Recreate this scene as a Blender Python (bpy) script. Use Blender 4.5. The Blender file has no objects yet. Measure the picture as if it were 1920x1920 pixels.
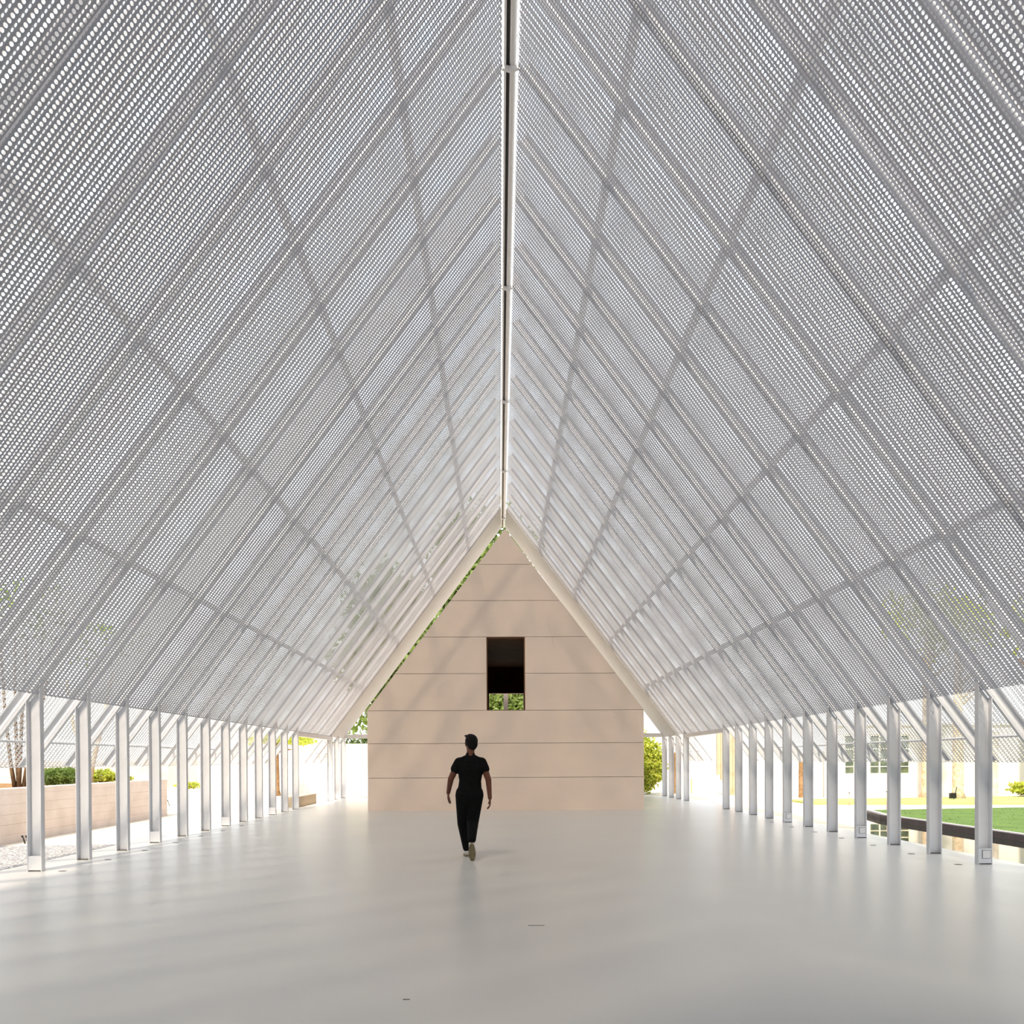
import bpy, bmesh, math, random
import numpy as np
from mathutils import Vector, Matrix

random.seed(7); rng = np.random.default_rng(7)
scene = bpy.context.scene
COL = scene.collection

# ------------------------------------------------------------------ helpers
def link_mesh(name, verts, faces, mat=None, parent=None, smooth=False, loc=None):
    me = bpy.data.meshes.new(name)
    me.from_pydata([tuple(v) for v in verts], [], [tuple(f) for f in faces])
    me.update()
    if smooth:
        me.polygons.foreach_set('use_smooth', [True] * len(me.polygons))
    if mat is not None:
        me.materials.append(mat)
    o = bpy.data.objects.new(name, me)
    COL.objects.link(o)
    if parent is not None:
        o.parent = parent
    if loc is not None:
        o.location = loc
    return o

def tag(o, label=None, cat=None, group=None, kind=None):
    if label: o['label'] = label
    if cat: o['category'] = cat
    if group: o['group'] = group
    if kind: o['kind'] = kind
    return o

def empty(name, loc=(0, 0, 0)):
    o = bpy.data.objects.new(name, None)
    o.empty_display_size = .1
    COL.objects.link(o); o.location = loc
    return o

class MB:
    """collects simple solids into one mesh"""
    def __init__(s): s.v = []; s.f = []
    def add(s, v, f):
        n = len(s.v); s.v += [tuple(p) for p in v]; s.f += [tuple(i + n for i in q) for q in f]
        return s
    def box(s, x0, x1, y0, y1, z0, z1):
        v = [(x0, y0, z0), (x1, y0, z0), (x1, y1, z0), (x0, y1, z0), (x0, y0, z1), (x1, y0, z1), (x1, y1, z1), (x0, y1, z1)]
        return s.add(v, [(3, 2, 1, 0), (4, 5, 6, 7), (0, 1, 5, 4), (1, 2, 6, 5), (2, 3, 7, 6), (3, 0, 4, 7)])
    def hexa(s, b, t):
        """bottom quad b, top quad t (same order, ccw seen from above)"""
        return s.add(list(b) + list(t), [(3, 2, 1, 0), (4, 5, 6, 7), (0, 1, 5, 4), (1, 2, 6, 5), (2, 3, 7, 6), (3, 0, 4, 7)])
    def prism(s, poly, z0, z1):
        n = len(poly)
        v = [(x, y, z0) for x, y in poly] + [(x, y, z1) for x, y in poly]
        f = [tuple(range(n - 1, -1, -1)), tuple(range(n, 2 * n))]
        f += [(i, (i + 1) % n, n + (i + 1) % n, n + i) for i in range(n)]
        return s.add(v, f)
    def prism_y(s, poly, y0, y1):
        """polygon in XZ extruded along Y"""
        n = len(poly)
        v = [(x, y0, z) for x, z in poly] + [(x, y1, z) for x, z in poly]
        f = [tuple(range(n)), tuple(range(2 * n - 1, n - 1, -1))]
        f += [((i + 1) % n, i, n + i, n + (i + 1) % n) for i in range(n)]
        return s.add(v, f)
    def tube(s, pts, rad, n=10, caps=True):
        pts = [Vector(p) for p in pts]
        rad = rad if isinstance(rad, (list, tuple)) else [rad] * len(pts)
        base = len(s.v); up = None
        for i, p in enumerate(pts):
            d = (pts[min(i + 1, len(pts) - 1)] - pts[max(i - 1, 0)]).normalized()
            if up is None:
                up = d.orthogonal().normalized()
            up = (up - d * up.dot(d)).normalized(); sd = d.cross(up)
            for k in range(n):
                a = 2 * math.pi * k / n
                s.v.append(tuple(p + (up * math.cos(a) + sd * math.sin(a)) * rad[i]))
        for i in range(len(pts) - 1):
            for k in range(n):
                a = base + i * n + k; b = base + i * n + (k + 1) % n
                s.f.append((a, b, b + n, a + n))
        if caps:
            s.f.append(tuple(base + k for k in range(n - 1, -1, -1)))
            e = base + (len(pts) - 1) * n
            s.f.append(tuple(e + k for k in range(n)))
        return s
    def ball(s, c, r, nu=12, nv=8):
        r = r if isinstance(r, (list, tuple)) else (r, r, r)
        v = [(c[0], c[1], c[2] - r[2])]
        for j in range(1, nv):
            t = -math.pi / 2 + math.pi * j / nv
            for i in range(nu):
                a = 2 * math.pi * i / nu
                v.append((c[0] + r[0] * math.cos(t) * math.cos(a), c[1] + r[1] * math.cos(t) * math.sin(a), c[2] + r[2] * math.sin(t)))
        v.append((c[0], c[1], c[2] + r[2]))
        f = [(0, 1 + (i + 1) % nu, 1 + i) for i in range(nu)]
        for j in range(nv - 2):
            for i in range(nu):
                a = 1 + j * nu + i; b = 1 + j * nu + (i + 1) % nu
                f.append((a, b, b + nu, a + nu))
        e = 1 + (nv - 2) * nu
        f += [(e + i, e + (i + 1) % nu, len(v) - 1) for i in range(nu)]
        return s.add(v, f)
    def build(s, name, mat=None, parent=None, smooth=False, loc=None):
        return link_mesh(name, s.v, s.f, mat, parent, smooth, loc)

def bevel(o, w=.004, seg=2):
    m = o.modifiers.new('bevel', 'BEVEL'); m.width = w; m.segments = seg; m.limit_method = 'ANGLE'
    return o

# ------------------------------------------------------------------ materials
def mat(name, base, rough=.6, spec=.5, metal=0., noise=None, bump=None, coat=0.):
    """noise=(scale, colour2, low, high) mixes a second colour; bump=(scale, strength)"""
    m = bpy.data.materials.new(name); m.use_nodes = True
    nt = m.node_tree; b = nt.nodes['Principled BSDF']
    b.inputs['Base Color'].default_value = (*base, 1)
    b.inputs['Roughness'].default_value = rough
    b.inputs['Specular IOR Level'].default_value = spec
    b.inputs['Metallic'].default_value = metal
    b.inputs['Coat Weight'].default_value = coat
    tc = nt.nodes.new('ShaderNodeTexCoord')
    if noise:
        t = nt.nodes.new('ShaderNodeTexNoise'); t.inputs['Scale'].default_value = noise[0]; t.inputs['Detail'].default_value = 6
        nt.links.new(tc.outputs['Object'], t.inputs['Vector'])
        r = nt.nodes.new('ShaderNodeValToRGB')
        r.color_ramp.elements[0].position = noise[2]; r.color_ramp.elements[0].color = (*base, 1)
        r.color_ramp.elements[1].position = noise[3]; r.color_ramp.elements[1].color = (*noise[1], 1)
        nt.links.new(t.outputs['Fac'], r.inputs['Fac'])
        nt.links.new(r.outputs['Color'], b.inputs['Base Color'])
    if bump:
        t = nt.nodes.new('ShaderNodeTexNoise'); t.inputs['Scale'].default_value = bump[0]; t.inputs['Detail'].default_value = 5
        nt.links.new(tc.outputs['Object'], t.inputs['Vector'])
        bp = nt.nodes.new('ShaderNodeBump'); bp.inputs['Strength'].default_value = bump[1]; bp.inputs['Distance'].default_value = .02
        nt.links.new(t.outputs['Fac'], bp.inputs['Height']); nt.links.new(bp.outputs['Normal'], b.inputs['Normal'])
    return m

M = {}
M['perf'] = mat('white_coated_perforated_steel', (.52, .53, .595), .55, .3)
M['perf_out'] = mat('brightened_white_perforated_steel', (.88, .88, .885), .6, .3)  # same paint as the inner sheets, whitened so the holes look lit
M['steel'] = mat('white_painted_steel', (.72, .73, .76), .6, .25, noise=(3, (.68, .69, .72), .4, .7))
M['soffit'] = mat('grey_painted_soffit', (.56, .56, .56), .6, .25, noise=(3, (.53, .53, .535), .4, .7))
M['ridge'] = mat('white_ridge_aluminium', (.76, .74, .74), .35, .5, noise=(2, (.72, .71, .71), .4, .7))
M['black'] = mat('black_plastic', (.006, .006, .006), .5, .3, noise=(20, (.009, .009, .009), .4, .6))
M['dark_steel'] = mat('dark_bolt_steel', (.08, .075, .07), .5, .4, noise=(30, (.12, .11, .1), .4, .6))
M['floor'] = mat('pale_resin_floor', (.65, .645, .62), .30, .45, noise=(.55, (.61, .607, .59), .35, .75), bump=(6, .03))
M['slab'] = mat('slab_edge_concrete', (.72, .71, .69), .7, .3, noise=(4, (.66, .65, .63), .4, .7))
M['concrete'] = mat('pinkish_board_concrete', (.86, .71, .60), .8, .25, noise=(1.1, (.80, .67, .57), .35, .72), bump=(14, .08))
M['house_in'] = mat('dark_brown_timber_lining', (.16, .075, .035), .7, .2, noise=(3, (.20, .095, .045), .4, .7))
M['planter'] = mat('pale_formwork_concrete', (.62, .545, .51), .85, .2, noise=(2.2, (.52, .45, .41), .35, .7), bump=(9, .1))
M['bench'] = mat('sandstone_block', (.55, .45, .32), .8, .2, noise=(5, (.50, .41, .3), .4, .7))
M['paving'] = mat('pale_sunlit_paving', (.76, .66, .53), .85, .2, noise=(1.5, (.70, .61, .49), .4, .7), bump=(5, .1))
M['gravel'] = mat('grey_gravel', (.40, .40, .41), .9, .2, noise=(26, (.10, .10, .11), .45, .62), bump=(60, .6))  # mottled grey, darkened to stand in for shade on the strip
M['grass'] = mat('short_lawn_grass', (.075, .135, .028), .8, .2, noise=(1.5, (.11, .18, .04), .35, .7), bump=(120, .6))
M['soil'] = mat('dry_brown_soil', (.20, .11, .05), .95, .1, noise=(8, (.30, .18, .08), .4, .7), bump=(20, .4))
M['coping'] = mat('dark_purple_slate', (.055, .045, .05), .55, .4, noise=(5, (.085, .07, .07), .4, .7), bump=(20, .1))
M['coping_top'] = mat('grey_pebble_strip', (.35, .34, .35), .9, .2, noise=(25, (.2, .2, .21), .45, .65))
M['bark'] = mat('brown_bark', (.20, .12, .06), .9, .2, noise=(9, (.32, .2, .11), .4, .65), bump=(14, .7))
M['bark_pale'] = mat('pale_bark', (.55, .45, .34), .9, .2, noise=(7, (.38, .27, .17), .45, .7), bump=(14, .5))
M['bark_dark'] = mat('dark_bark', (.10, .065, .04), .9, .2, noise=(9, (.17, .11, .06), .4, .65), bump=(14, .7))
M['leaf'] = mat('mid_green_leaf', (.13, .20, .05), .55, .4, noise=(4, (.22, .30, .08), .4, .65))
M['leaf_dark'] = mat('dark_green_leaf', (.06, .10, .03), .55, .4, noise=(5, (.12, .18, .05), .4, .65))
M['leaf_lime'] = mat('yellow_green_leaf', (.34, .42, .05), .55, .4, noise=(6, (.45, .45, .07), .4, .65))
M['plaster'] = mat('white_plaster', (.82, .79, .75), .85, .2, noise=(1.5, (.74, .70, .66), .4, .75))
M['stone'] = mat('grey_stone', (.42, .37, .33), .85, .2, noise=(4, (.58, .53, .49), .4, .65), bump=(6, .4))
M['tile'] = mat('brown_roof_tile', (.14, .07, .04), .8, .2, noise=(6, (.2, .11, .07), .4, .65))
M['timber'] = mat('weathered_pale_timber', (.50, .38, .27), .8, .2, noise=(3, (.42, .30, .20), .4, .7), bump=(8, .3))
M['glass_dark'] = mat('dark_reflective_glass', (.05, .07, .05), .06, .6, noise=(4, (.12, .15, .09), .4, .65))
M['frame_white'] = mat('cream_window_frame', (.75, .72, .6), .6, .3, noise=(6, (.7, .67, .56), .4, .6))
M['skin'] = mat('brown_skin', (.14, .052, .03), .6, .25, noise=(12, (.125, .046, .027), .4, .6))
M['cloth'] = mat('black_cotton', (.004, .004, .0045), .9, .1, noise=(40, (.006, .006, .0065), .4, .6))
M['hair'] = mat('black_hair', (.004, .0035, .0035), .7, .15, noise=(60, (.006, .005, .005), .4, .6))
M['shoe'] = mat('off_white_canvas', (.62, .60, .56), .8, .2, noise=(20, (.56, .54, .5), .4, .6))
M['sole'] = mat('tan_rubber_sole', (.24, .20, .12), .8, .2, noise=(20, (.2, .165, .1), .4, .6))
M['eye'] = mat('eye_white', (.7, .68, .65), .2, .5, noise=(20, (.66, .64, .6), .4, .6))

def translucent(k, c):
    nt = M[k].node_tree; b = nt.nodes['Principled BSDF']; out = [n for n in nt.nodes if n.type == 'OUTPUT_MATERIAL'][0]
    t = nt.nodes.new('ShaderNodeBsdfTranslucent'); t.inputs['Color'].default_value = (*c, 1)
    mx = nt.nodes.new('ShaderNodeMixShader'); mx.inputs[0].default_value = .4
    nt.links.new(b.outputs[0], mx.inputs[1]); nt.links.new(t.outputs[0], mx.inputs[2]); nt.links.new(mx.outputs[0], out.inputs['Surface'])
translucent('leaf', (.25, .36, .06)); translucent('leaf_dark', (.10, .16, .03)); translucent('leaf_lime', (.55, .60, .08))

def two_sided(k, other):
    # same paint; upper face whitened to brighten the gap, hall face kept greyer
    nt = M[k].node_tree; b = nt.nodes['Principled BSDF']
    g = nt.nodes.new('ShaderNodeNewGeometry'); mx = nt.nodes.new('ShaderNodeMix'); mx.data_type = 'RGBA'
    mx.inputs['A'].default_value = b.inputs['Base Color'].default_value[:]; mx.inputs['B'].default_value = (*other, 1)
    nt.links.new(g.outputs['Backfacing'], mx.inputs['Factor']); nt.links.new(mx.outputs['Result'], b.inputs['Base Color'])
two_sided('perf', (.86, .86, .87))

def water_mat():
    m = mat('still_pond_water', (.012, .014, .012), .015, .5, bump=(3, .015))
    m.node_tree.nodes['Principled BSDF'].inputs['IOR'].default_value = 1.55
    return m
M['water'] = water_mat()
M['grass_sunlit'] = mat('sunlit_tint_lawn_grass', (.34, .38, .13), .8, .2, noise=(1.2, (.42, .44, .18), .35, .7), bump=(120, .6))  # lawn grass with sunlight put into its yellow colour


# ------------------------------------------------------------------ camera
F_PX, YAW, PITCH, ROLL, CY, CAM = 1500., .0155, -.0080, .0054, 1438.5, Vector((-.185, 0, 1.4))
fwd = Vector((math.sin(YAW) * math.cos(PITCH), math.cos(YAW) * math.cos(PITCH), math.sin(PITCH)))
r0 = Vector((math.cos(YAW), -math.sin(YAW), 0)); u0 = r0.cross(fwd)
right = r0 * math.cos(ROLL) - u0 * math.sin(ROLL); up = r0 * math.sin(ROLL) + u0 * math.cos(ROLL)
cam = bpy.data.cameras.new('camera'); co = bpy.data.objects.new('camera', cam); COL.objects.link(co)
cam.sensor_width = 36; cam.sensor_fit = 'HORIZONTAL'; cam.lens = F_PX / 1920 * 36
cam.shift_x = 0; cam.shift_y = (CY - 960) / 1920; cam.clip_start = .05; cam.clip_end = 400
mtx = Matrix((right, up, -fwd)).transposed().to_4x4(); mtx.translation = CAM
co.matrix_world = mtx
scene.camera = co

# ------------------------------------------------------------------ roof geometry
Y0, S = 10.434, 1.2026            # first visible column, column spacing
PT = 1.327                        # roof pitch (rise over run)
TH = math.atan(PT); CT = math.cos(TH); ST = math.sin(TH)
APEX = 10.50                      # apex of the underside plane
def rp(xa, n):
    """left-slope point: |X| = xa on the underside plane, n metres out along the normal -> (X, Z)"""
    return (-xa - n * ST, APEX - PT * xa + n * CT)
def yk(k): return Y0 + S * k
K0, K1 = -11, 17
XEDGE, XEAVE = 6.185, 7.02        # inner sheet edge, outer sheet edge (|X| on the underside plane)

PITCHC, AMP, HOLE_D, HOLE_P = S / 12, .019, .0295, .0385
def perforated(name, xa0, xa1, n0, width_per=12.5, hole=.0295, m='perf'):
    """zigzag corrugated sheet with real round holes, left slope, centred on local y = 0"""
    L = (xa1 - xa0) / CT
    nh = int(L / HOLE_P)
    nf = int(width_per * 2)
    fw = PITCHC / 2
    y_start = -PITCHC * 12 / 2
    V = []; Fq = []; Ft = []
    base = 0
    ang = [math.radians(22.5 + 45 * i) for i in range(8)]
    fl = math.hypot(fw, AMP)
    def P(s, ylocal, nn):
        xa = xa0 + s * CT
        return np.stack([-xa - nn * ST, ylocal, APEX - PT * xa + nn * CT], -1)
    p = L / nh
    for j in range(nf):
        ya, yb = y_start + j * fw, y_start + (j + 1) * fw
        na, nb = (n0, n0 + AMP) if j % 2 == 0 else (n0 + AMP, n0)
        off = 0. if j % 2 == 0 else .5
        # cells; for the staggered rows the first and last half cells stay blank
        edges = np.arange(nh + 1) * p if off == 0 else np.concatenate([[0], (np.arange(nh) + .5) * p, [L]])
        ne = len(edges)
        ca = P(edges, np.full(ne, ya), np.full(ne, na)); cb = P(edges, np.full(ne, yb), np.full(ne, nb))
        ia = base + np.arange(ne); ib = base + ne + np.arange(ne)
        V += [ca, cb]; nb_v = 2 * ne
        c0 = 0 if off == 0 else 1
        ncell = nh if off == 0 else nh - 1
        cen = (edges[c0:c0 + ncell] + edges[c0 + 1:c0 + 1 + ncell]) / 2
        hv = []
        for a in ang:
            ds = math.cos(a) * hole / 2; dt = math.sin(a) * hole / 2 / fl
            t = .5 + dt
            hv.append(P(cen + ds, np.full(ncell, ya + (yb - ya) * t), np.full(ncell, na + (nb - na) * t)))
        ih = [base + nb_v + k * ncell + np.arange(ncell) for k in range(8)]
        V += hv
        A0, A1 = ia[c0:c0 + ncell], ia[c0 + 1:c0 + 1 + ncell]
        B0, B1 = ib[c0:c0 + ncell], ib[c0 + 1:c0 + 1 + ncell]
        # corners: (+s,+t)=B1 (-s,+t)=B0 (-s,-t)=A0 (+s,-t)=A1
        Fq += [np.stack(q, -1) for q in ((B1, B0, ih[2], ih[1]), (B0, A0, ih[4], ih[3]), (A0, A1, ih[6], ih[5]), (A1, B1, ih[0], ih[7]))]
        Ft += [np.stack(q, -1) for q in ((B1, ih[1], ih[0]), (B0, ih[3], ih[2]), (A0, ih[5], ih[4]), (A1, ih[7], ih[6]))]
        if off:
            Fq += [np.array([[ia[0], ia[1], ib[1], ib[0]], [ia[-2], ia[-1], ib[-1], ib[-2]]])]
        base += nb_v + 8 * ncell
    V = np.concatenate(V).astype(np.float32); Fq = np.concatenate(Fq); Ft = np.concatenate(Ft)
    me = bpy.data.meshes.new(name)
    me.vertices.add(len(V)); me.vertices.foreach_set('co', V.ravel())
    nl = Fq.size + Ft.size
    me.loops.add(nl); me.loops.foreach_set('vertex_index', np.concatenate([Fq.ravel(), Ft.ravel()]).astype(np.int32))
    me.polygons.add(len(Fq) + len(Ft))
    ls = np.concatenate([np.arange(len(Fq)) * 4, Fq.size + np.arange(len(Ft)) * 3]).astype(np.int32)
    me.polygons.foreach_set('loop_start', ls)
    me.update(calc_edges=True)
    if me.polygons[0].normal.z > 0: me.flip_normals()      # front faces look down into the hall
    me.materials.append(M[m])
    return me

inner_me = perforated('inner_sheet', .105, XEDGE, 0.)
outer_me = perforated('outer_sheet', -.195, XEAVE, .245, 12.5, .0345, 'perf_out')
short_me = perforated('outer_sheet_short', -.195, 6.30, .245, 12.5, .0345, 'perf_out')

ceil = {}
for side, nm in ((-1, 'left'), (1, 'right')):
    ceil[side] = tag(empty('ceiling_' + nm), f'{nm} roof slope of white perforated corrugated sheets', 'roof', kind='structure')

GAP = {-1: range(11, 15), 1: range(10, 14)}     # bays without columns: the entrances
def place_sheet(name, me, side, k):
    o = bpy.data.objects.new(name, me); COL.objects.link(o); o.parent = ceil[side]
    o.location = (0, (yk(k) + yk(k + 1)) / 2, 0)
    o.rotation_euler = (0, 0, 0 if side < 0 else math.pi)
    return o

def mirror(side, x): return x if side < 0 else -x
def quad_solid(mb, side, prof, y0, y1):
    """closed XZ profile on the left slope extruded along Y, mirrored for the right"""
    p = [(mirror(side, x), z) for x, z in prof]
    if side > 0: p = p[::-1]
    mb.prism_y(p, y0, y1)

for side in (-1, 1):
    for k in range(K0, K1 - 2):
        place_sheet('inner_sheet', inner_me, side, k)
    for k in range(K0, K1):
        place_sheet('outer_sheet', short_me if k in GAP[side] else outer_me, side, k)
    # flat solid soffit over the last bay
    mb = MB()
    quad_solid(mb, side, [rp(.10, -.012), rp(XEDGE, -.012), rp(XEDGE, .028), rp(.10, .028)], yk(15) + .04, yk(17) + .03)
    mb.build('soffit_panel', M['soffit'], ceil[side])
    # rafters: channels open towards the near end
    for k in range(K0, K1 + 1):
        short = (k in GAP[side] and k - 1 in GAP[side])
        xe = 6.28 if short else 6.93
        y = yk(k); mb = MB(); tk = .009
        quad_solid(mb, side, [rp(.10, .034), rp(xe, .034), rp(xe + .04, .195), rp(.10, .195)], y + .052, y + .060)      # web
        quad_solid(mb, side, [rp(.10, .034), rp(xe, .034), rp(xe, .034 + tk), rp(.10, .034 + tk)], y, y + .053)       # lower flange
        quad_solid(mb, side, [rp(.10, .195 - tk), rp(xe + .04, .195 - tk), rp(xe + .04, .195), rp(.10, .195)], y, y + .053)  # upper flange
        mb.build('rafter', M['steel'], ceil[side])
    # purlins between the two skins
    for xa in (1.16, 2.40, 3.685, 4.93):
        mb = MB()
        for k in range(K0, K1):
            quad_solid(mb, side, [rp(xa - .030, .105), rp(xa + .030, .105), rp(xa + .030, .17), rp(xa - .030, .17)], yk(k) + .062, yk(k + 1) - .002)
        mb.build('purlin', M['steel'], ceil[side])
    # thin eave tube under the outer sheet
    mb = MB()
    for a, b in ((K0, GAP[side][0]), (GAP[side][-1] + 1, K1)):
        for k in range(a, b):
            x, z = rp(6.72, .205)
            mb.tube([(mirror(side, x), yk(k) + .086, z), (mirror(side, x), yk(k + 1) - .002, z)], .019, 8)
    mb.build('eave_tube', M['steel'], ceil[side])
    # header over the entrance gap
    mb = MB()
    xs = sorted((mirror(side, -6.13), mirror(side, -6.29)))
    mb.box(xs[0], xs[1], yk(GAP[side][0]) + .1, yk(GAP[side][-1] + 1), 2.17, 2.29)
    mb.build('header_beam', M['steel'], ceil[side])

# ridge beam with a black light track and brackets
ridge = tag(empty('ridge_beam', (0, 0, 10.36)), 'long white ridge tube with a black light track along the roof apex', 'beam')
yA, yB = yk(K0), yk(17) + .03
MB().box(-.078, -.05, yA, yB, .035, .20).box(-.05, -.012, yA, yB, .075, .20).build('track_housing', M['ridge'], ridge)
MB().box(-.05, -.014, yA, yB, .040, .075).build('light_track', M['black'], ridge)
m_ = MB(); m_.tube([(.032, yA, .075), (.032, yB, .075)], .046, 14); m_.build('ridge_tube', M['ridge'], ridge, smooth=False)
for k in range(-12, 17, 4):
    y = yk(k)
    b = MB()
    b.hexa([(-.10, y - .02, -.005), (-.005, y - .02, -.035), (-.005, y + .02, -.035), (-.10, y + .02, -.005)],
           [(-.10, y - .02, .05), (-.005, y - .02, .030), (-.005, y + .02, .030), (-.10, y + .02, .05)])
    b.hexa([(-.005, y - .02, -.035), (.11, y - .02, .0), (.11, y + .02, .0), (-.005, y + .02, -.035)],
           [(-.005, y - .02, .026), (.11, y - .02, .05), (.11, y + .02, .05), (-.005, y + .02, .026)])
    br = b.build('bracket', M['ridge'], ridge)
    for sx in (-.105, .115):
        MB().ball((sx, y, .045), .016, 8, 6).build('bolt', M['dark_steel'], br)

# tie beam and centre post at the far end
tag(MB().box(-6.2, 6.2, yk(17) - .02, yk(17) + .06, 2.29, 2.44).build('tie_beam', M['steel']),
    'white horizontal beam across the far roof end behind the house', 'beam')
tag(MB().box(-.02, .16, yk(17) + .10, yk(17) + .20, 0, 10.0).build('support_post', M['steel']),
    'grey upright post seen through the bottom of the house window', 'post')

# ------------------------------------------------------------------ columns
ORD = ['nearest', 'second', 'third', 'fourth', 'fifth', 'sixth', 'seventh', 'eighth', 'ninth', 'tenth', 'eleventh', 'twelfth']
BACK = ['first', 'second', 'third', 'last']
def column(side, k, label, cover):
    y = yk(k); xi, xo = 6.118, 6.304; tk = .010; d = .085
    def top(x): return APEX + .034 / CT - PT * x - .004
    mb = MB()
    def blk(xa, xb, ya, yb):
        a, b = (-xb, -xa) if side < 0 else (xa, xb)
        za, zb = (top(xb), top(xa)) if side < 0 else (top(xa), top(xb))
        mb.hexa([(a, ya, 0), (b, ya, 0), (b, yb, 0), (a, yb, 0)], [(a, ya, za), (b, ya, zb), (b, yb, zb), (a, yb, za)])
    blk(xi, xo, d - tk, d); blk(xi, xi + tk, 0, d - tk); blk(xo - tk, xo, 0, d - tk)
    o = mb.build('steel_column', M['steel'], loc=(0, y, 0))
    tag(o, label, 'column', 'white steel columns of the ' + ('left' if side < 0 else 'right') + ' row', 'thing')
    a, b = (-xo, -xi) if side < 0 else (xi, xo)
    MB().box(a + tk + .001, b - tk - .001, .012, d - tk - .001, 0, .012).build('base_plate', M['dark_steel'], o)
    if cover:
        h = .20 if side < 0 else .21
        cb = MB().box(a + tk + .002, b - tk - .002, .004, .03, .016, h).build('cover_box', M['steel'], o)
        if side > 0:
            MB().box(a + .055, b - .03, -.003, .003, .085, h - .025).build('outlet_cover', M['ridge'], cb)
            fr = MB()
            for q in ((a + .050, a + .055, .080, h - .020), (b - .030, b - .025, .080, h - .020), (a + .055, b - .03, .080, .085), (a + .055, b - .03, h - .025, h - .020)):
                fr.box(q[0], q[1], .000, .004, q[2], q[3])
            fr.build('outlet_frame', M['dark_steel'], cb)
    return o

for k in range(0, 12):
    w = ORD[k]
    txt = {0: 'white channel column nearest in the left row, beside the grey gravel', 11: 'white channel column in the left row just before the stone bench'}.get(
        k, f'white channel column, {w} from the front in the left row')
    column(-1, k, txt, k in (0, 3, 6, 9))
for i, k in enumerate((15, 16, 17)):
    column(-1, k, f'white channel column behind the left stone bench, {["first", "middle", "last"][i]} of three', False)
for k in range(0, 11):
    w = ORD[k]
    txt = {0: 'white channel column nearest in the right row, with a square outlet cover at its foot',
           10: 'white channel column in the right row just before the entrance gap'}.get(k, f'white channel column, {w} from the front in the right row')
    column(1, k, txt, k in (0, 3, 6))
for i, k in enumerate((14, 15, 16, 17)):
    column(1, k, f'white channel column beyond the right entrance gap, {BACK[i]} of four', False)

# small dark floor plates just inside the columns
for side, nm in ((-1, 'left'), (1, 'right')):
    for k in range(0, 7):
        x = side * 5.86
        o = MB().box(-.04, .04, -.03, .03, 0, .004).build('floor_plate', M['dark_steel'], loc=(x, yk(k) + .02, 0))
        tag(o, f'small dark metal plate in the floor inside the {ORD[k]} {nm} column', 'floor plate', f'floor plates inside the {nm} row')
for (x, y, w_, lab) in ((.12, 6.78, .07, 'thin dark slot in the pale floor right of centre, nearest the camera'), (-.74, 4.70, .02, 'tiny dark plate in the floor at the bottom centre')):
    tag(MB().box(-w_, w_, -.004, .004, 0, .003).build('floor_plate', M['dark_steel'], loc=(x, y, 0)), lab, 'floor plate')

# added unseen gable wall behind the camera, keeps light off the near floor
zc = yk(K0) + .15
wb = MB().prism_y([(-6.1, 0), (6.1, 0), (6.1, APEX - PT * 6.1 - .05), (0, APEX - .05), (-6.1, APEX - PT * 6.1 - .05)], zc - .2, zc).build('added_wall_back', M['coping'])
tag(wb, 'added unseen dark gable wall behind the camera that dims the near floor', 'wall', kind='structure')

# ------------------------------------------------------------------ floor and ground
f = MB().box(-6.72, 6.72, yk(K0) - 2, yk(17) + .35, -.12, 0).build('floor', M['floor'])
tag(f, 'smooth pale resin floor of the pavilion', 'floor', kind='structure')
g = MB()
g.box(-90, -14.7, -30, 120, -.3, -.03); g.prism([(-8.88, 13.95), (-6.72, 14.2), (-6.72, 120), (-14.7, 120), (-14.7, 21.9), (-9.15, 21.9)], -.3, -.03); g.box(-6.72, 6.72, yk(17) + .35, 120, -.3, -.03)
g.prism([(6.72, 15.3), (9.45, 21.2), (9.72, 21.35), (90, 21.35), (90, 120), (6.72, 120)], -.3, -.03)
g.box(6.72, 90, -30, -6, -.3, -.03)
tag(g.build('ground', M['paving']), 'pale sunlit paving around the pavilion', 'paving', kind='structure')
tag(MB().prism([(-8.88, -30), (-6.72, -30), (-6.72, 14.2), (-8.88, 13.95)], -.3, -.028).build('gravel', M['gravel']),
    'grey gravel strip between the left columns and the planter wall', 'gravel', kind='stuff')
# pond
tag(MB().prism([(6.72, -6), (9.05, -6), (9.0, 19.2), (9.45, 21.2), (6.72, 15.3)], -.35, -.07).build('pond_water', M['water']),
    'still pond water beside the right columns', 'pond', kind='structure')
pe = empty('pond_edging', (9.0, 0, 0)); tag(pe, 'dark slate edging between the pond and the lawn', 'edging')
MB().prism([(0.05, -6), (.17, -6), (.12, 19.2), (.57, 21.15), (.45, 21.2), (.0, 19.2)], -.3, .045).build('slate_face', M['coping'], pe)
MB().prism([(.17, -6), (.34, -6), (.30, 19.15), (.72, 21.1), (.57, 21.15), (.12, 19.2)], -.3, .04).build('pebble_strip', M['coping_top'], pe)

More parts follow.
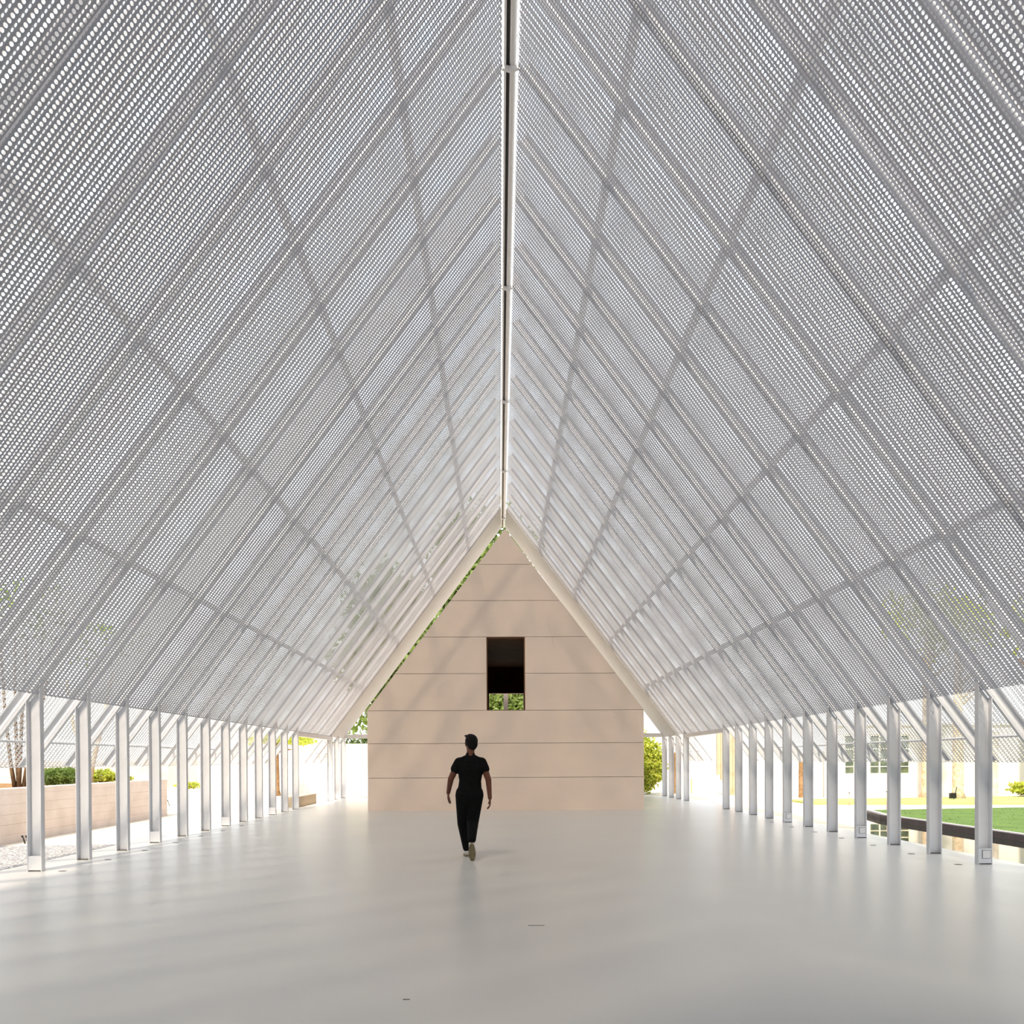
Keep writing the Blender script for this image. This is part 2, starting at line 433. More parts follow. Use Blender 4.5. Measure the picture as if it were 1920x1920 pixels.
def grass(name, poly, z, n, label, gm='grass'):
    o = MB().prism(poly, -.29, z).build(name, M[gm])
    xs = [p[0] for p in poly]; ys = [p[1] for p in poly]
    V = []; Fc = []
    def inside(x, y):
        c = False; j = len(poly) - 1
        for i in range(len(poly)):
            (x1, y1), (x2, y2) = poly[i], poly[j]
            if (y1 > y) != (y2 > y) and x < (x2 - x1) * (y - y1) / (y2 - y1) + x1: c = not c
            j = i
        return c
    while len(Fc) < n:
        x, y = random.uniform(min(xs), max(xs)), random.uniform(min(ys), max(ys))
        if not inside(x, y): continue
        a = random.uniform(0, 6.28); h = random.uniform(.015, .035); w = .008
        i = len(V)
        V += [(x - w * math.cos(a), y - w * math.sin(a), z - .003), (x + w * math.cos(a), y + w * math.sin(a), z - .003),
              (x + random.uniform(-.03, .03), y + random.uniform(-.03, .03), z + h)]
        Fc.append((i, i + 1, i + 2))
    b = link_mesh('grass_blades', V, Fc, M[gm], o); b['kind'] = 'stuff'
    tag(o, label, 'lawn', kind='stuff')
    return o
grass('lawn', [(9.35, -6), (40, -6), (40, 22.3), (14, 22.0), (9.75, 21.3), (9.31, 19.1)], .03, 16000, 'green lawn behind the dark pond edging')
grass('lawn', [(9.6, 24.9), (15, 24.3), (22, 22.5), (40, 22.32), (40, 28.8), (18, 28.5), (9.6, 27.2)], .03, 6000, 'strip of lawn tinted yellowish to look sunlit in front of the white building', 'grass_sunlit')

# ------------------------------------------------------------------ gable house
HY, HD, HX, HE, HA = 22.64, 8.0, 3.91, 2.843, 7.95
house = tag(empty('gable_house', (0, HY, 0)), 'pinkish concrete gable house with one dark window at the far end of the hall', 'house')
JO = [.93, 1.90, 2.83, 3.87, 4.905, 5.93, 6.95]
WX0, WX1, WZ0, WZ1 = -.54, .55, 2.83, 4.905
def half(z): return HX if z <= HE else HX * (HA - z) / (HA - HE)
fw = MB()
lv = [0.] + JO + [HA]
for i in range(len(lv) - 1):
    z0, z1 = lv[i] + (.006 if i else 0), lv[i + 1] - (.006 if i < len(lv) - 2 else 0)
    seg = [(z0, z1)]
    if z0 < HE < z1: seg = [(z0, HE), (HE, z1)]
    for a, b in seg:
        ha, hb = half(a), max(half(b), .001)
        if WZ0 - .01 <= a and b <= WZ1 + .01:
            fw.prism_y([(-ha, a), (WX0, a), (WX0, b), (-hb, b)], 0, .06)
            fw.prism_y([(WX1, a), (ha, a), (hb, b), (WX1, b)], 0, .06)
        else:
            fw.prism_y([(-ha, a), (ha, a), (hb, b), (-hb, b)], 0, .06)
fw.build('gable_wall', M['concrete'], house)
def gable_ring(mb, y0, y1, wx0, wx1, wz0, wz1):
    for z0, z1 in ((0, wz0), (wz0, wz1), (wz1, HA)):
        cut = [z0] + ([HE] if z0 < HE < z1 else []) + [z1]
        for a, b in zip(cut, cut[1:]):
            ha, hb = half(a), max(half(b), .001)
            if (z0, z1) == (wz0, wz1):
                mb.prism_y([(-ha, a), (wx0, a), (wx0, b), (-hb, b)], y0, y1); mb.prism_y([(wx1, a), (ha, a), (hb, b), (wx1, b)], y0, y1)
            else:
                mb.prism_y([(-ha, a), (ha, a), (hb, b), (-hb, b)], y0, y1)
    return mb
gable_ring(MB(), .0605, .22, WX0, WX1, WZ0, WZ1).build('wall_core', M['concrete'], house)
gable_ring(MB(), HD - .2, HD, -.57, .735, 2.5, 3.96).build('gable_wall', M['concrete'], house)
for q in (-HX, HX - .2):
    MB().box(q, q + .2, .2205, HD - .2005, 0, HE).build('side_wall', M['concrete'], house)
rf = MB()
for s in (-1, 1):
    p = [(s * HX, HE), (s * .0005, HA), (s * .0005, HA - .28), (s * (HX - .2), HE - .02)]
    rf.prism_y(p if s > 0 else p[::-1], .2205, HD - .2005)
rf.build('roof', M['concrete'], house)
# dark timber lining: ceiling, floor, sides, inner gable linings
ln = MB().box(-2.2, 2.2, .2255, HD - .206, 4.93, 5.0).box(-2.2, 2.2, .2255, HD - .206, 2.2, 2.28)
ln.box(-2.28, -2.205, .2255, HD - .206, 2.2, 4.78).box(2.205, 2.28, .2255, HD - .206, 2.2, 4.78)
ln.build('timber_lining', M['house_in'], house)
rl = MB()
for q in ((-2.2, -.57, 2.285, 4.925), (.735, 2.2, 2.285, 4.925), (-.57, .735, 2.285, 2.5), (-.57, .735, 3.96, 4.925)):
    rl.box(q[0], q[1], HD - .245, HD - .206, q[2], q[3])
rl.build('timber_lining', M['house_in'], house)
wn = MB()
for q in ((WX0, WX0 + .03, WZ0, WZ1), (WX1 - .03, WX1, WZ0, WZ1), (WX0 + .03, WX1 - .03, WZ0, WZ0 + .012), (WX0 + .03, WX1 - .03, WZ1 - .03, WZ1)):
    wn.box(q[0], q[1], .05, .21, q[2], q[3])
wf = wn.build('window_frame', M['house_in'], house)

# ------------------------------------------------------------------ left garden
pl = tag(empty('planter_wall', (-9.0, 14, 0)), 'long low pale concrete planter wall left of the columns', 'wall')
c = MB()
zj = [-.05, .13, .31, .49, .67, .85]
for a, b in zip(zj, zj[1:]):
    c.prism([(.08 if False else .10, -24), (.10, 0), (-.19, 7.8), (-.55, 7.8), (-.26, 0), (-.26, -24)], a + .0015, b - .001)
c.build('board_courses', M['planter'], pl)
MB().prism([(.08, -24), (.08, 0), (-.21, 7.785), (-.54, 7.785), (-.25, 0), (-.25, -24)], -.05, .94).build('wall_core', M['planter'], pl)
MB().prism([(.105, -24), (.105, 0), (-.185, 7.81), (-.56, 7.81), (-.27, 0), (-.27, -24)], .85, .95).build('cap', M['planter'], pl)
tag(MB().prism([(-.28, -24), (-.28, 0), (-.57, 7.5), (-5.5, 7.5), (-5.5, -24)], -.05, .87).build('planting_bed', M['soil'], loc=(-9.0, 14, 0)), 'raised bed of brown soil behind the planter wall', 'planting bed', kind='structure')
MB().prism([(-.57, 7.51), (-.56, 7.8), (-5.6, 7.8), (-5.6, 7.51)], -.05, .95).build('return_wall', M['planter'], pl)

def leaves(n, c, r, size, shell=.75, seed=0, squash=1.0):
    """n two-triangle leaves spread through an ellipsoid; returns verts, faces"""
    R = np.random.default_rng(seed)
    d = R.normal(size=(n, 3)); d /= np.linalg.norm(d, axis=1)[:, None]
    lump = 1 + .18 * np.sin(d[:, 0] * 7 + seed) * np.cos(d[:, 1] * 6 + 2 * seed) + .12 * np.sin(d[:, 2] * 9 + seed)
    rad = (shell + (1 - shell) * R.random(n)) * lump
    p = np.array(c) + d * rad[:, None] * np.array(r)
    t = R.normal(size=(n, 3)) + d * .3; t /= np.linalg.norm(t, axis=1)[:, None]
    q = np.cross(t, d + R.normal(size=(n, 3)) * .7); q /= np.linalg.norm(q, axis=1)[:, None] + 1e-6
    s = size * (.6 + .8 * R.random(n))[:, None]
    nrm = np.cross(t, q)
    v = np.stack([p - t * s, p + q * s * .42 + nrm * s * .12, p + t * s, p - q * s * .42 + nrm * s * .12], 1).reshape(-1, 3)
    i = np.arange(n)[:, None] * 4
    fcs = np.concatenate([i + [0, 1, 2], i + [0, 2, 3]], 1).reshape(-1, 3)
    return v, fcs
def foliage(name, parts, material, parent=None):
    V = []; Fc = []; n = 0
    for v, fcs in parts:
        V.append(v); Fc.append(fcs + n); n += len(v)
    V = np.concatenate(V); Fc = np.concatenate(Fc)
    return link_mesh(name, V.tolist(), Fc.tolist(), material, parent)

def shrub(name, loc, r, n, size, m, label, cat='shrub', group=None, seed=1, lumps=1):
    o = empty(name, loc); tag(o, label, cat, group)
    ps = [leaves(n, (0, 0, r[2]), r, size, .55, seed)]
    R = random.Random(seed)
    for i in range(lumps - 1):
        ps.append(leaves(n // 3, (R.uniform(-.7, .7) * r[0], R.uniform(-.7, .7) * r[1], r[2] * R.uniform(.5, 1.2)), tuple(q * .55 for q in r), size, .5, seed + i))
    foliage('foliage', ps, m, o)
    st = MB()
    for a in range(5):
        an = a * 1.256
        st.tube([(0, 0, -.02), (math.cos(an) * r[0] * .25, math.sin(an) * r[1] * .25, r[2] * .5), (math.cos(an) * r[0] * .5, math.sin(an) * r[1] * .5, r[2] * 1.1)], [.02, .014, .006], 6)
    st.build('stems', M['bark'], o)
    return o

def from_px(u, v, y):
    """point of the photograph's ray at depth y (layout aid)"""
    a, b = u - 960, CY - v
    cc, ss = math.cos(ROLL), math.sin(ROLL); a, b = a * cc + b * ss, -a * ss + b * cc
    d = fwd + r0 * (a / F_PX) + u0 * (b / F_PX)
    t = y / d.y
    return (CAM.x + d.x * t, y, CAM.z + d.z * t)

shrub('round_shrub', (-10.2, 18.3, .872), (.40, .38, .235), 2600, .035, M['leaf'], 'rounded clipped green shrub on the planter between the first two left columns', seed=3)
shrub('low_shrub', (-10.6, 19.6, .872), (.30, .3, .22), 900, .04, M['leaf_dark'], 'dark green shrub on the planter beside the pale forked trunk', seed=5)
shrub('lime_shrub', (-10.55, 21.0, .872), (.42, .3, .18), 1100, .045, M['leaf_lime'], 'yellow green shrub on the planter before the third left column', seed=6, lumps=2)
shrub('lime_shrub', (-10.05, 21.1, .872), (.22, .2, .13), 500, .045, M['leaf_lime'], 'small yellow green shrub at the planter end behind the third left column', seed=8)

t = tag(empty('multi_stem_tree', (-10.3, 17.0, .872)), 'dark tree with several upright stems on the planter left of the nearest column', 'tree')
for i, (dx, dy, lean) in enumerate(((-.12, 0, -.10), (-.05, .05, -.03), (.02, -.04, .05), (.09, .03, .12), (.14, .0, .2))):
    MB().tube([(dx * .7, dy, -.03), (dx + lean * .5, dy, .5), (dx + lean * 1.6, dy, 1.6), (dx + lean * 3, dy + .1, 3.2)], [.045, .038, .032, .018], 8).build('stem', M['bark_dark'], t, True)
foliage('foliage', [leaves(160, (.2, 0, 3.7), (1.2, 1.2, .7), .09, .4, 11)], M['leaf'], t)
t = tag(empty('forked_tree', (-10.35, 20.0, .872)), 'pale forked tree trunk on the planter behind the second left column', 'tree')
MB().tube([(0, 0, -.03), (.0, 0, .22), (.10, 0, .6), (.35, 0, 1.6), (.6, 0, 2.8)], [.10, .075, .06, .05, .02], 9).tube([(.0, 0, .18), (-.14, 0, .6), (-.4, 0, 1.5), (-.6, .1, 2.6)], [.06, .05, .04, .02], 8).build('trunk', M['bark_pale'], t, True)
foliage('foliage', [leaves(120, (.2, 0, 3.5), (1.3, 1.0, .7), .09, .4, 12)], M['leaf'], t)

def spike(loc, h, label, two=False):
    o = empty('spike_light', loc); tag(o, label, 'garden light')
    for i, dx in enumerate((0, .07) if two else (0,)):
        MB().tube([(dx, 0, -.03), (dx - h * .38, 0, h)], .012, 8).build('stake', M['black'], o, True)
        MB().tube([(dx - h * .38, 0, h * .85), (dx - h * .46, 0, h * 1.05)], .018, 8).build('head', M['black'], o, True)
spike((-8.62, 14.35, -.03), .14, 'pair of dark spike lights in the gravel beside the nearest left column', True)
spike((-9.3, 21.5, .95), .16, 'dark spike light standing on the end of the planter wall')
spike((-11.0, 26.4, -.03), .2, 'thin dark spike light on the paving behind the planter end')

bw = tag(MB().hexa([(-25, 37, -.05), (-17.3, 45.6, -.05), (-17.5, 45.9, -.05), (-25.2, 37.3, -.05)],
                   [(-25, 37, 1.5), (-17.3, 45.6, 1.5), (-17.5, 45.9, 1.5), (-25.2, 37.3, 1.5)]).build('garden_wall', M['planter']),
         'grey beige concrete wall far behind the planter', 'wall')
tag(bevel(MB().box(-.5, 0, 0, 2.5, 0, .36).build('stone_bench', M['bench'], loc=(-6.40, 24.7, -.03)), .008),
    'low sandstone block bench in the left entrance gap', 'bench')
tag(MB().box(-9.6, 3.0, 36, 36.3, -.05, 2.2).build('boundary_wall', M['plaster']), 'white wall behind the far left columns', 'wall')
tag(MB().box(-.2, .2, -.2, .2, 0, 1.6).build('stone_pillar', M['planter'], loc=(-16.7, 57, -.03)), 'small beige pillar far away on the left paving', 'pillar')
shrub('low_shrub', (-17.1, 43.6, -.03), (.7, .35, .2), 500, .08, M['leaf_lime'], 'low yellow shrub at the foot of the far concrete wall', seed=21)

def tree(loc, h, r, crown, m, bark, label, group=None, seed=1, n=3500, size=.16, lean=.0, cr=None, sub=4):
    o = empty('tree', loc); tag(o, label, 'tree', group)
    tr = MB().tube([(0, 0, -.05), (0, 0, .25), (lean * .3, 0, h * .3), (lean, 0, h * .7), (lean * 1.2, 0, h)], [r * 1.6, r * 1.1, r, r * .8, r * .4], 12)
    R = random.Random(seed)
    for i in range(6):
        a = R.uniform(0, 6.28); z = h * R.uniform(.5, .85)
        tr.tube([(lean * z / h, 0, z), (lean * z / h + math.cos(a) * crown[0] * .5, math.sin(a) * crown[1] * .5, z + crown[2] * .5)], [r * .4, r * .12], 6)
    tr.build('trunk', bark, o, True)
    if n:
        cz = (cr if cr is not None else h)
        ps = [leaves(n, (lean, 0, cz), crown, size, .35, seed)]
        for i in range(sub):
            ps.append(leaves(n // 4, (lean + R.uniform(-.8, .8) * crown[0], R.uniform(-.8, .8) * crown[1], cz + R.uniform(-.6, .6) * crown[2]), tuple(q * .45 for q in crown), size, .4, seed + 10 + i))
        foliage('foliage', ps, m, o)
    return o
# trees behind the far end of the roof
tree((-9.65, 34.0, -.03), 3.4, .14, (1.5, 1.0, .30), M['leaf_lime'], M['bark'], 'slim tree with rough yellow brown trunk beyond the left columns', seed=31, n=420, size=.10, cr=2.40)
tree((-9.55, 37.0, -.03), 3.2, .17, (1.3, .8, .30), M['leaf_lime'], M['bark_dark'], 'dark trunked tree beside the left end of the white wall', seed=32, n=350, size=.10, cr=2.5)
tree((-10.5, 74.0, -.03), 13.0, .4, (5.0, 3.0, 8.5), M['leaf'], M['bark_dark'], 'tall green tree far behind the white wall left of the house', seed=33, n=9000, size=.34, cr=11.0)
tree((-1.5, 79.0, -.03), 17.0, .4, (6.0, 3.0, 13.0), M['leaf'], M['bark_dark'], 'tallest green tree filling the gap left of the house gable', seed=34, n=14000, size=.36, cr=15.0)
shrub('hedge', (-6.6, 37.0, -.03), (2.2, .4, 1.42), 3000, .10, M['leaf_dark'], 'dark hedge along the top of the white wall beside the house', 'hedge', seed=41)

# ------------------------------------------------------------------ right garden
o = shrub('tall_hedge', (5.75, 33.6, -.03), (.95, .7, 1.35), 5200, .085, M['leaf_lime'], 'tall yellow green hedge right behind the house corner', 'hedge', seed=42, lumps=4)
tag(MB().tube([(0, 0, 0), (0, 0, 1.75)], .07, 10).build('timber_post', M['bark'], loc=(7.25, 33.7, -.03)), 'rough brown timber post between the far right columns', 'post')
tag(MB().tube([(0, 0, 0), (0, 0, .62)], .04, 10).build('bollard', M['timber'], loc=(7.9, 33.6, -.03)), 'short brown bollard beyond the last right columns', 'bollard')
# pale timber screen with a ragged lower edge
ts = tag(empty('timber_screen', (8.55, 32.0, -.03)), 'pale brown board screen with ragged lower edge in the right entrance gap', 'screen')
xs = np.linspace(0, .80, 11)
for i in range(10):
    x0, x1 = xs[i], xs[i + 1] - .006
    zb = max(0, .82 - max(0, x0 - .06) * 2.1) + (.04 if i % 2 else 0) if i < 5 else 0
    MB().box(x0, x1, (i % 2) * .02, .12 + (i % 3) * .01, zb, 2.6).build('board', M['timber'], ts)
# low white garden wall and the white building
tag(MB().box(9.3, 13.2, 30.0, 30.25, -.05, 1.70).build('garden_wall', M['plaster']), 'low white garden wall behind the middle right columns', 'wall')
tag(MB().box(-.07, .07, -.07, .07, 0, 1.6).build('timber_post', M['bark'], loc=(11.0, 29.5, -.03)), 'dark brown timber post before the white garden wall', 'post')
bd = tag(empty('white_building', (13.2, 29.3, 0)), 'white plastered building with green reflecting windows beyond the lawn', 'building')
w0 = [(.0, 1.25), (1.75, 4.0)]
wl = MB().box(-1.3, 16, .0, .3, -.05, .82).box(-1.3, 16, 0, .3, 2.3, 2.6)
px_w = [from_px(1583, 1440, 29.3)[0] - 13.2, from_px(1622, 1440, 29.3)[0] - 13.2, from_px(1630, 1440, 29.3)[0] - 13.2, from_px(1707, 1440, 29.3)[0] - 13.2]
wl.box(-1.3, px_w[0], 0, .3, .82, 2.3).box(px_w[1], px_w[2], 0, .3, .82, 2.3).box(px_w[3], 16, 0, .3, .82, 2.3)
wl.build('wall', M['plaster'], bd)
MB().box(-1.4, 16.1, -.06, .4, 2.61, 2.7).build('coping', M['plaster'], bd)
for a, b, nb in ((px_w[0], px_w[1], 2), (px_w[2], px_w[3], 4)):
    fr = MB().box(a, b, .02, .10, .82, .87).box(a, b, .02, .10, 2.25, 2.3)
    for i in range(nb + 1):
        x = a + (b - a - .05) * i / nb
        fr.box(x, x + .05, .022, .098, .87, 2.25)
    for z in (1.10, 1.35, 1.75):
        fr.box(a + .05, b - .05, .03, .09, z, z + .03)
    fo = fr.build('window_frame', M['frame_white'], bd)
    MB().box(a + .03, b - .03, .055, .065, .86, 2.26).build('pane', M['glass_dark'], fo)
tag(MB().box(-.30, .30, 0, .3, 0, 2.4).build('stone_pillar', M['stone'], loc=(17.75, 28.95, -.03)), 'grey stone pillar against the white building at the right', 'pillar')
tree((15.25, 28.6, .03), 6.5, .20, (1.9, 1.0, 1.5), M['leaf_lime'], M['bark_pale'], 'tree with thick orange brown trunk seen between the two nearest right columns', seed=51, n=160, size=.17, cr=6.2)
tree((15.65, 27.4, .03), 6.0, .17, (1.4, 1.2, 1.2), M['leaf_lime'], M['bark_pale'], 'pale smooth trunked tree beside the stone pillar', seed=52, n=160, size=.17, cr=6.0)
tree((18.95, 28.4, .03), 6.0, .17, (1.6, 1.4, 1.4), M['leaf_lime'], M['bark'], 'brown trunked tree at the right picture edge above the hedge', seed=53, n=160, size=.17, cr=6.0)
shrub('low_hedge', (19.0, 28.2, .03), (1.0, .5, .30), 2200, .08, M['leaf_lime'], 'bright green low hedge on the lawn at the right edge', 'hedge', seed=54, lumps=3)
for (x, y, h, lab) in ((10.45, 21.8, .52, 'slim brown bollard at the near corner of the lawn'), (10.55, 24.4, .38, 'slim pale bollard beside the far strip of lawn')):
    o = empty('bollard', (x, y, -.03)); tag(o, lab, 'bollard', None)
    MB().tube([(0, 0, 0), (0, 0, h)], .018, 8).build('post', M['timber'], o, True)
    MB().tube([(0, 0, h), (0, 0, h + .03)], .03, 8).build('cap', M['dark_steel'], o, True)
o = empty('garden_lamp', (15.05, 26.6, .04)); tag(o, 'small dark garden lamp leaning beside the pale trunk', 'garden light')
MB().tube([(0, 0, 0), (.10, 0, .40)], .014, 8).build('stake', M['black'], o, True)
MB().box(-.14, .06, -.05, .05, .02, .2).build('lamp_box', M['black'], o)

# ------------------------------------------------------------------ person
def capsule(mb, a, b, ra, rb, n=14, fy=1.0, m=4):
    """tapered round-ended limb; fy flattens it front to back"""
    a, b = Vector(a), Vector(b); d = (b - a); L = d.length; d.normalize()
    u = d.orthogonal().normalized()
    if abs(d.y) < .9:
        u = (Vector((0, 1, 0)) - d * d.y).normalized()
    w = d.cross(u)
    rings = []
    for i in range(m):
        t = math.pi / 2 * (1 - i / m); rings.append((a - d * ra * math.sin(t), ra * math.cos(t)))
    rings.append((a, ra)); rings.append((b, rb))
    for i in range(1, m + 1):
        t = math.pi / 2 * i / m; rings.append((b + d * rb * math.sin(t), rb * math.cos(t)))
    base = len(mb.v)
    for c_, r_ in rings:
        r_ = max(r_, 1e-4)
        for k in range(n):
            an = 2 * math.pi * k / n
            mb.v.append(tuple(c_ + u * math.cos(an) * r_ * fy + w * math.sin(an) * r_))
    for i in range(len(rings) - 1):
        for k in range(n):
            p, q = base + i * n + k, base + i * n + (k + 1) % n
            mb.f.append((p, q, q + n, p + n))
    mb.f.append(tuple(base + k for k in range(n - 1, -1, -1)))
    e = base + (len(rings) - 1) * n; mb.f.append(tuple(e + k for k in range(n)))
    return mb

def remesh(mb, name, material, parent, voxel, smooth=6):
    tmp = link_mesh('tmp_' + name, mb.v, mb.f)
    r = tmp.modifiers.new('r', 'REMESH'); r.mode = 'VOXEL'; r.voxel_size = voxel
    s = tmp.modifiers.new('s', 'SMOOTH'); s.iterations = smooth; s.factor = .5
    dg = bpy.context.evaluated_depsgraph_get(); dg.update()
    me = bpy.data.meshes.new_from_object(tmp.evaluated_get(dg), depsgraph=dg)
    me.name = name
    bpy.data.objects.remove(tmp)
    me.materials.clear(); me.materials.append(material)
    me.polygons.foreach_set('use_smooth', [True] * len(me.polygons))
    o = bpy.data.objects.new(name, me); COL.objects.link(o); o.parent = parent
    return o

PX, PY = -.60, 11.38
per = tag(empty('person', (PX, PY, 0)), 'person in black T-shirt, black trousers and white sneakers walking towards the house', 'person')
def R_(p): return (p[0] - PX, p[1] - PY, p[2])
# joints, world metres
pel = (-.615, 11.38, .95); chest = (-.60, 11.39, 1.27); nb = (-.598, 11.385, 1.46); hd = (-.590, 11.41, 1.645)
shL, shR = (-.765, 11.385, 1.385), (-.435, 11.385, 1.385)
elL, elR = (-.880, 11.40, 1.145), (-.345, 11.33, 1.135)
wrL, wrR = (-.925, 11.52, .945), (-.325, 11.33, .875)
hpL, hpR = (-.70, 11.38, .92), (-.53, 11.38, .92)
knL, knR = (-.715, 11.56, .50), (-.575, 11.46, .52)
anL, anR = (-.672, 11.75, .10), (-.575, 11.10, .305)
body = MB()
def cap(a, b, ra, rb, fy=1., mb=body, n=14): capsule(mb, R_(a), R_(b), ra, rb, n, fy)
cap(pel, chest, .135, .145, .72); cap(chest, (-.60, 11.385, 1.37), .150, .12, .68)
cap(shL, shR, .06, .06, .9); cap((-.60, 11.385, 1.40), nb, .085, .062); cap(nb, (-.595, 11.40, 1.56), .058, .056)
for s, e, w in ((shL, elL, wrL), (shR, elR, wrR)):
    cap(s, e, .056, .043); cap(e, w, .044, .029)
for h, k, a in ((hpL, knL, anL), (hpR, knR, anR)):
    cap(h, k, .092, .06); cap(k, a, .06, .042)
cap(anL, (-.682, 11.90, .055), .034, .022); cap(anR, (-.575, 11.16, .14), .030, .020)
# head turned a little to the left
ht = math.radians(24)
def H(x, y, z):
    """head-local: x right, y forward, z up"""
    return (hd[0] - PX + x * math.cos(ht) - y * math.sin(ht), hd[1] - PY + x * math.sin(ht) + y * math.cos(ht), hd[2] + z)
body.ball(H(0, -.005, .025), (.074, .088, .100), 20, 14); body.ball(H(0, .03, -.045), (.058, .064, .070), 16, 12)
capsule(body, H(0, .055, -.085), H(0, .07, -.075), .026, .022)          # chin
capsule(body, H(0, .092, .015), H(0, .112, -.022), .009, .015)           # nose
capsule(body, H(-.03, .088, .030), H(.03, .088, .030), .012, .012)        # brow
capsule(body, H(-.02, .092, -.055), H(.02, .092, -.055), .009, .009)      # lips
for sx in (-1, 1):
    capsule(body, H(sx * .079, -.004, .012), H(sx * .076, .004, -.028), .018, .011, fy=.7)   # ears
# hands: palm, four fingers, thumb; fingers relaxed
def hand(w, d, side, back):
    """w wrist (world), d direction down the hand, side = +1 thumb to +X; back = palm normal"""
    w = Vector(R_(w)); d = Vector(d).normalized(); b = Vector(back); b = (b - d * b.dot(d)).normalized(); s = d.cross(b) * side
    pc = w + d * .05
    for q in (-.026, -.009, .009, .026):
        capsule(body, w + d * .012 + s * q * .6, w + d * .085 + s * q, .015, .0125)
    lens = (.062, .074, .080, .070)
    for i, q in enumerate((-.031, -.011, .010, .030)):
        p0 = w + d * .088 + s * q; L = lens[i]; c_ = .35 + .12 * (3 - i)
        d1 = (d + b * c_ * .6).normalized(); d2 = (d + b * c_ * 1.4).normalized(); d3 = (d + b * c_ * 2.2).normalized()
        p1 = p0 + d1 * L * .42; p2 = p1 + d2 * L * .33; p3 = p2 + d3 * L * .25
        capsule(body, p0, p1, .0105, .0098); capsule(body, p1, p2, .0098, .0088); capsule(body, p2, p3, .0088, .0078)
    t0 = w + d * .03 + s * .030; t1 = t0 + (d * .8 + s * .55 + b * .3).normalized() * .042; t2 = t1 + (d * .95 + s * .15 + b * .35).normalized() * .03
    capsule(body, t0, t1, .0135, .0115); capsule(body, t1, t2, .0115, .009)
hand(wrL, (-.05, .25, -1), 1, (1, .1, 0)); hand(wrR, (.02, .05, -1), 1, (-1, 0, 0))
remesh(body, 'body', M['skin'], per, .0055, 3)
for sx in (-1, 1):
    MB().ball(H(sx * .031, .083, .012), .0115, 10, 8).build('eye', M['eye'], per, True)
# hair: short sides, fuller swept top
hr = MB()
hr.ball(H(0, -.018, .040), (.092, .100, .098), 20, 14); hr.ball(H(0, .02, .092), (.070, .085, .052), 16, 10)
hr.ball(H(0, -.055, -.005), (.076, .056, .080), 16, 10)
for i in range(9):
    q = -.05 + .0125 * i
    capsule(hr, H(q, .0, .108), H(q - .008, .074 + .008 * math.sin(i * 2.1), .108 + .008 * math.cos(i * 1.7)), .020, .014)
hr.ball(H(0, -.050, -.045), (.060, .040, .050), 14, 9)
remesh(hr, 'hair', M['hair'], per, .006, 3)
# T-shirt
sh = MB()
cap((-.612, 11.38, .955), (-.605, 11.385, 1.10), .176, .160, .70, sh, 20); cap((-.605, 11.385, 1.10), (-.60, 11.39, 1.29), .155, .185, .68, sh, 20)
cap((-.60, 11.39, 1.27), (-.60, 11.387, 1.37), .185, .135, .66, sh, 20)
cap((-.745, 11.387, 1.385), (-.455, 11.387, 1.385), .072, .072, .85, sh, 18)
cap((-.60, 11.386, 1.395), (-.599, 11.386, 1.487), .135, .066, .8, sh, 16)
cap((-.70, 11.386, 1.405), (-.60, 11.386, 1.455), .06, .06, .9, sh, 16); cap((-.50, 11.386, 1.405), (-.60, 11.386, 1.455), .06, .06, .9, sh, 16)
for s, e in ((shL, elL), (shR, elR)):
    v = Vector(e) - Vector(s)
    cap(Vector(s) + v * .0, Vector(s) + v * .40, .066, .072, 1, sh, 16)
o = remesh(sh, 'tee_shirt', M['cloth'], per, .008, 5)
def flat_cut(o, co_, no_):
    bm = bmesh.new(); bm.from_mesh(o.data)
    bmesh.ops.bisect_plane(bm, geom=bm.verts[:] + bm.edges[:] + bm.faces[:], plane_co=co_, plane_no=no_, clear_outer=True)
    bmesh.ops.holes_fill(bm, edges=[e for e in bm.edges if e.is_boundary]); bm.to_mesh(o.data); bm.free()
flat_cut(o, (0, 0, .895), (0, 0, -1))
# trousers
tr = MB()
cap((-.665, 11.38, .93), (-.565, 11.38, .93), .150, .150, .80, tr, 20); cap((-.615, 11.38, .93), (-.615, 11.38, 1.0), .165, .16, .72, tr, 20)
for h, k, a in ((hpL, knL, anL), (hpR, knR, anR)):
    va = Vector(k) + (Vector(a) - Vector(k)) * (.93 if h is hpL else .98)
    cap(h, k, .118, .086, .95, tr, 18); cap(k, va, .086, .058, 1, tr, 18)
remesh(tr, 'trousers', M['cloth'], per, .009, 5)
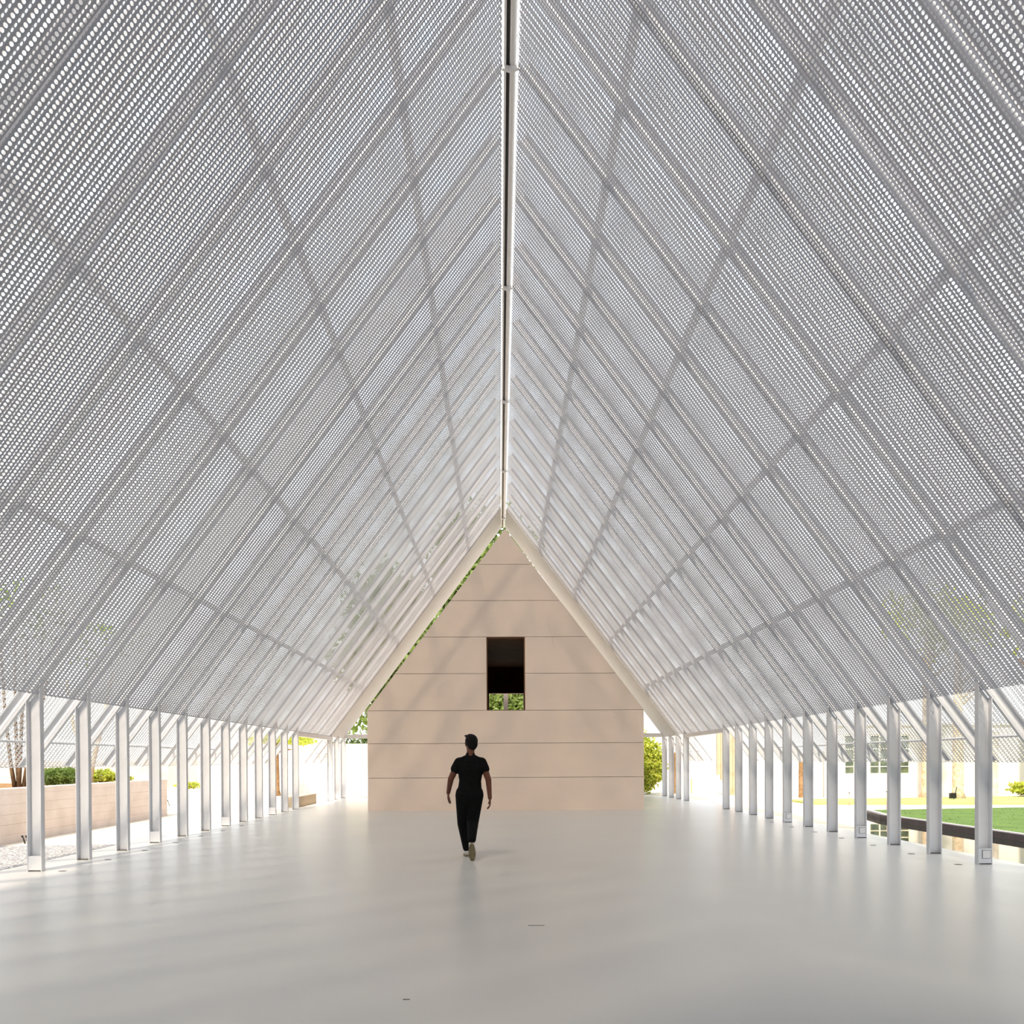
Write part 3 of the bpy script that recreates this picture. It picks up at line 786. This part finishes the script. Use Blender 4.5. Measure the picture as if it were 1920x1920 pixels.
# sneakers
def sneaker(heel, toe, upv, name='sneaker'):
    heel, toe, upv = Vector(R_(heel)), Vector(R_(toe)), Vector(upv)
    d = (toe - heel); L = d.length; d.normalize(); upv = (upv - d * upv.dot(d)).normalized(); s = d.cross(upv)
    def at(t, u_, w_): return heel + d * L * t + upv * u_ + s * w_
    ub = MB()
    for t0, t1, r0_, r1_, u0_, u1_ in ((.10, .45, .036, .038, .050, .048), (.45, .80, .038, .040, .048, .046), (.80, .88, .040, .028, .046, .036), (.14, .32, .036, .036, .075, .085)):
        for w_ in (-.008, .008):
            capsule(ub, at(t0, u0_, w_), at(t1, u1_, w_), r0_, r1_)
    up_ = remesh(ub, name, M['shoe'], per, .006, 3)
    n = 18; bot = []; top_ = []
    for i in range(n):
        a = 2 * math.pi * i / n; t = .5 + .53 * math.cos(a); wd = (.036 + .011 * math.sin(t * math.pi) + .006 * t) * math.copysign(abs(math.sin(a)) ** .6, math.sin(a))
        bot.append(at(t, 0, wd)); top_.append(at(t, .024, wd))
    fcs = [tuple(range(n - 1, -1, -1)), tuple(range(n, 2 * n))] + [(i, (i + 1) % n, n + (i + 1) % n, n + i) for i in range(n)]
    link_mesh('sole', bot + top_, fcs, M['sole'], up_)
    return up_
sneaker((-.664, 11.70, .003), (-.690, 11.975, .003), (0, 0, 1)); sneaker((-.577, 11.04, .25), (-.572, 11.19, .004), (0, .86, .52))

# ------------------------------------------------------------------ light
w = bpy.data.worlds.new('sky'); scene.world = w; w.use_nodes = True
nt = w.node_tree; bg = nt.nodes['Background']
tc = nt.nodes.new('ShaderNodeTexCoord'); sx = nt.nodes.new('ShaderNodeSeparateXYZ'); rp_ = nt.nodes.new('ShaderNodeValToRGB')
nt.links.new(tc.outputs['Generated'], sx.inputs[0]); nt.links.new(sx.outputs['Z'], rp_.inputs['Fac'])
rp_.color_ramp.elements[0].position = 0.; rp_.color_ramp.elements[0].color = (1., .98, .95, 1)
rp_.color_ramp.elements[1].position = .6; rp_.color_ramp.elements[1].color = (.76, .87, 1., 1)
nt.links.new(rp_.outputs['Color'], bg.inputs['Color'])
SKY, SUN = 1.9, 10.0
bg.inputs['Strength'].default_value = SKY
sl = bpy.data.lights.new('sun', 'SUN'); sl.energy = SUN; sl.angle = math.radians(6); sl.color = (1., .86, .67)
so = bpy.data.objects.new('sun', sl); COL.objects.link(so)
so.rotation_euler = Vector((-.15, -.58, .80)).to_track_quat('Z', 'Y').to_euler()

scene.view_settings.view_transform = 'Standard'; scene.view_settings.look = 'None'
scene.view_settings.gamma = 1; scene.view_settings.use_curve_mapping = False
scene.view_settings.exposure = -0.16
cy = scene.cycles
cy.max_bounces = 8; cy.diffuse_bounces = 5; cy.glossy_bounces = 3; cy.transmission_bounces = 3; cy.transparent_max_bounces = 8
cy.use_denoising = True; cy.sample_clamp_indirect = 6
cy.caustics_reflective = False; cy.caustics_refractive = False
